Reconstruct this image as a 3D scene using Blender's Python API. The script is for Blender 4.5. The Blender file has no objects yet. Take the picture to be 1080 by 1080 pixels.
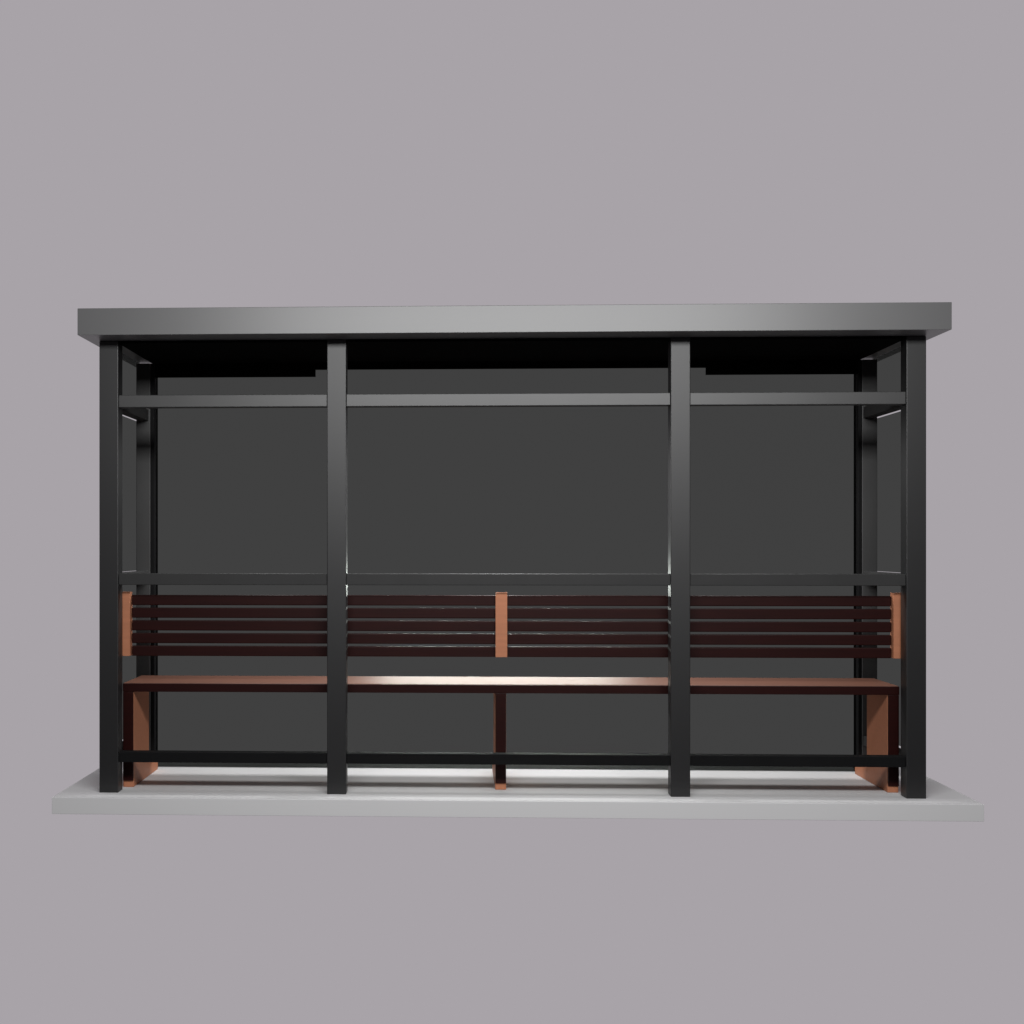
import bpy, bmesh, math
from mathutils import Vector
S = bpy.context.scene
col = S.collection
S.view_settings.view_transform='Standard'
S.view_settings.look='None'
S.view_settings.exposure=0

def mat(name, c, rough=0.6, spec=0.3, metal=0.0, var=0.06, scale=6.0, stretch=(1,1,1)):
    m = bpy.data.materials.new(name); m.use_nodes=True
    nt=m.node_tree; b=nt.nodes["Principled BSDF"]
    tc=nt.nodes.new("ShaderNodeTexCoord"); mp=nt.nodes.new("ShaderNodeMapping")
    mp.inputs["Scale"].default_value=stretch
    nz=nt.nodes.new("ShaderNodeTexNoise"); nz.inputs["Scale"].default_value=scale; nz.inputs["Detail"].default_value=6
    nt.links.new(tc.outputs["Object"],mp.inputs["Vector"]); nt.links.new(mp.outputs["Vector"],nz.inputs["Vector"])
    r=nt.nodes.new("ShaderNodeValToRGB")
    r.color_ramp.elements[0].position=.3; r.color_ramp.elements[1].position=.7
    r.color_ramp.elements[0].color=[x*(1-var) for x in c]+[1]
    r.color_ramp.elements[1].color=[min(1,x*(1+var)) for x in c]+[1]
    nt.links.new(nz.outputs["Fac"],r.inputs["Fac"]); nt.links.new(r.outputs["Color"],b.inputs["Base Color"])
    b.inputs["Roughness"].default_value=rough; b.inputs["Specular IOR Level"].default_value=spec
    b.inputs["Metallic"].default_value=metal
    return m
M_steel=mat("black_painted_steel",(.007,.007,.0075),.46,.7)
M_low  =mat("black_satin_rail",(.007,.007,.0075),.7,.1)
M_rail =mat("dark_grey_rail",(.045,.045,.045),.42,.6)
M_mid  =mat("dark_mid_rail",(.034,.034,.034),.6,.25)
M_rear =mat("lit_grey_rear_post",(.045,.045,.045),.5,.4)  # light on the rear posts put into a paler grey base
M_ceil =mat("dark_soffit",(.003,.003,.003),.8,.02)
M_roof =mat("grey_metal_fascia",(.115,.115,.116),.38,.6,var=.02,scale=3)
M_conc =mat("light_concrete",(.74,.74,.742),.95,.0,var=.002,scale=1)
M_wood =mat("tan_orange_wood",(.48,.195,.105),.5,.25,var=.06,scale=14,stretch=(.3,4,4))
M_seat =mat("brown_orange_seat",(.17,.065,.037),.52,.75,var=.08,scale=14,stretch=(.3,4,4))
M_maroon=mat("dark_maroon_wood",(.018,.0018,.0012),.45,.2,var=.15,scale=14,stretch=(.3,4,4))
M_pane=bpy.data.materials.new("smoked_glass"); M_pane.use_nodes=True
nt=M_pane.node_tree; nt.nodes.clear()
o=nt.nodes.new("ShaderNodeOutputMaterial"); t=nt.nodes.new("ShaderNodeBsdfTransparent")
nz=nt.nodes.new("ShaderNodeTexNoise"); nz.inputs["Scale"].default_value=1.5
r=nt.nodes.new("ShaderNodeValToRGB")
r.color_ramp.elements[0].color=(.357,.369,.357,1); r.color_ramp.elements[1].color=(.364,.377,.364,1)
nt.links.new(nz.outputs["Fac"],r.inputs["Fac"]); nt.links.new(r.outputs["Color"],t.inputs["Color"])
nt.links.new(t.outputs[0],o.inputs[0])

def mesh_obj(name, boxes, m, parent=None, bev=.003, polys=None):
    bm=bmesh.new()
    for (x0,x1,y0,y1,z0,z1) in boxes:
        vs=[bm.verts.new((x,y,z)) for x in (x0,x1) for y in (y0,y1) for z in (z0,z1)]
        for f in ((0,1,3,2),(4,6,7,5),(0,4,5,1),(2,3,7,6),(0,2,6,4),(1,5,7,3)):
            bm.faces.new([vs[i] for i in f])
    for (x0,x1,prof) in (polys or []):
        a=[bm.verts.new((x0,y,z)) for y,z in prof]; b=[bm.verts.new((x1,y,z)) for y,z in prof]
        bm.faces.new(a); bm.faces.new(b[::-1]); n=len(prof)
        for i in range(n): bm.faces.new((a[i],b[i],b[(i+1)%n],a[(i+1)%n]))
    bmesh.ops.recalc_face_normals(bm,faces=bm.faces)
    if bev: bmesh.ops.bevel(bm,geom=list(bm.edges),offset=bev,segments=2,affect='EDGES',profile=.5,clamp_overlap=True)
    me=bpy.data.meshes.new(name); bm.to_mesh(me); bm.free(); me.materials.append(m)
    o=bpy.data.objects.new(name,me); col.objects.link(o)
    if parent: o.parent=parent
    return o

# ---------- platform ----------
p=mesh_obj("concrete_platform",[(-2.285,2.312,-.15,1.04,-.083,0)],M_conc,bev=.002)
p["label"]="low flat light grey concrete platform slab under the shelter"; p["category"]="platform"

# ---------- shelter ----------
sh=bpy.data.objects.new("bus_shelter",None); col.objects.link(sh)
sh["label"]="black steel bus shelter with flat grey roof and smoked glass panels"; sh["category"]="bus shelter"
ZR=2.31
XO,XI=2.083,1.986
mesh_obj("roof",[(-2.142,2.140,-.20,1.09,ZR,ZR+.133)],M_roof,sh,.002)
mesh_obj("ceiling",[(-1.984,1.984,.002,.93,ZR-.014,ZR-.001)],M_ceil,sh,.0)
xs=[(-XO,-XI),(-.915,-.818),(.818,.915),(XI,XO)]
for a,b in xs: mesh_obj("post",[(a,b,0,.097,0,ZR-.001)],M_steel,sh)
for a,b in ((-2.073,-1.993),(1.990,2.073)): mesh_obj("post",[(a,b,.793,.895,0,ZR-.015)],M_rear,sh)
for a,b in ((-1.992,-1.970),(1.970,1.989)): mesh_obj("jamb",[(a,b,.797,.893,0,ZR-.015)],M_low,sh,.002)
bz=[(1.970,2.033),(1.062,1.120),(.154,.207)]
for k,(z0,z1) in enumerate(bz):
    for i in range(3):
        mesh_obj("rail",[(xs[i][1],xs[i+1][0],.012,.078,z0,z1)],(M_rail,M_mid,M_low)[k],sh,.003)
    for a in (-XO+.02,XI+.010):
        mesh_obj("rail",[(a,a+.06,.097,.793,z0,z1)],(M_mid,M_rail,M_mid)[k],sh,.003)
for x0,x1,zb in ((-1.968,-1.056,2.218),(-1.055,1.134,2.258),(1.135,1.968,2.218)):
    mesh_obj("shade_panel",[(x0,x1,.80,.833,zb,ZR-.015)],M_ceil,sh,0)  # black boxes standing in for the stepped shadows under the roof
mesh_obj("rear_pane",[(-1.968,1.968,.835,.845,.004,ZR-.016)],M_pane,sh,0)
zz=[(.208,1.061),(1.121,1.969),(2.034,ZR-.002)]
for a in (-2.082,2.074):
    for z0,z1 in zz:
        mesh_obj("side_pane",[(a,a+.008,.098,.89,z0,z1)],M_pane,sh,0)

# ---------- bench ----------
be=bpy.data.objects.new("bench",None); be.location=(0,0,0); col.objects.link(be)
be["label"]="long orange and dark maroon wooden slatted bench inside the shelter"; be["category"]="bench"
mesh_obj("backrest",[(-1.948,1.953,.140,.162,1.006-.066*i-.053,1.006-.066*i) for i in range(5)],M_maroon,be,.004)
for x0 in (-2.012,-.058,1.957):
    mesh_obj("backrest_support",[(x0,x0+.060,.115,.139 if abs(x0)<.1 else .17,.690,1.022)],M_wood,be,.001)
mesh_obj("seat",[(-2.0,2.0,.175,.60,.512,.545)],M_seat,be,.003)
mesh_obj("seat_edge",[(-2.0,2.0,.160,.174,.500,.543)],M_maroon,be,.002)
prof=[(.172,0),(.77,0),(.77,.06),(.54,.11),(.54,.511),(.172,.511)]
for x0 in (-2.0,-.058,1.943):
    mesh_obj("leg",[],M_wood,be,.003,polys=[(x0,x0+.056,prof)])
    mesh_obj("leg_strip",[(x0+.001,x0+.055,.160,.171,.035,.499)],M_maroon,be,.002)  # thin dark maroon strip on the near face, ending above the floor

# ---------- world ----------
w=bpy.data.worlds.new("World"); S.world=w; w.use_nodes=True
nt=w.node_tree; bg=nt.nodes["Background"]
tc=nt.nodes.new("ShaderNodeTexCoord"); sp=nt.nodes.new("ShaderNodeSeparateXYZ"); mr=nt.nodes.new("ShaderNodeMapRange")
nt.links.new(tc.outputs["Generated"],sp.inputs[0]); nt.links.new(sp.outputs["Y"],mr.inputs["Value"])
mr.inputs["From Min"].default_value=-.4; mr.inputs["From Max"].default_value=.3
mr.inputs["To Min"].default_value=.2; mr.inputs["To Max"].default_value=1.0
bg.inputs[0].default_value=(.392,.366,.392,1)
nt.links.new(mr.outputs[0],bg.inputs[1])

def lamp(name,typ,loc,power,target=None,size=.2,ang=None,sy=None,spread=None):
    l=bpy.data.lights.new(name,typ); l.energy=power
    o=bpy.data.objects.new(name,l); o.location=loc; col.objects.link(o)
    if typ=='AREA':
        l.shape='RECTANGLE'; l.size=size; l.size_y=sy
        if spread: l.spread=math.radians(spread)
    else: l.shadow_soft_size=size
    if ang: l.spot_size=math.radians(ang); l.spot_blend=.6
    if target: o.rotation_euler=(Vector(target)-Vector(loc)).to_track_quat('-Z','Y').to_euler()
    return o
lamp("shelter_spot",'SPOT',(0,.62,2.0),85,(0,.5,0),.18,165)
lamp("shelter_spot",'SPOT',(0,.04,1.93),45,(0,.02,0),.15,150)  # extra spot added under the top rail to brighten the front floor
for x in (-1.3,1.3):
    lamp("shelter_spot",'SPOT',(x,.62,2.0),28,(x,.5,0),.15,165)  # added side spots that brighten the back floor
lamp("key_lamp",'AREA',(.2,-4.0,2.95),180,(.1,0,1.9),size=4.0,sy=.5)
lamp("back_fill",'AREA',(.05,3.0,1.02),15,(.05,.35,.55),size=1.7,sy=.05,spread=45)  # unseen light added behind the mid rail for the seat's sheen

cd=bpy.data.cameras.new("Camera"); c=bpy.data.objects.new("Camera",cd); col.objects.link(c)
c.location=(-.255,-7.2,1.265); c.rotation_euler=(math.radians(90),0,math.radians(2.45))
cd.lens=50; cd.sensor_width=36; cd.shift_x=.113; cd.shift_y=.0324; cd.clip_end=500
S.camera=c
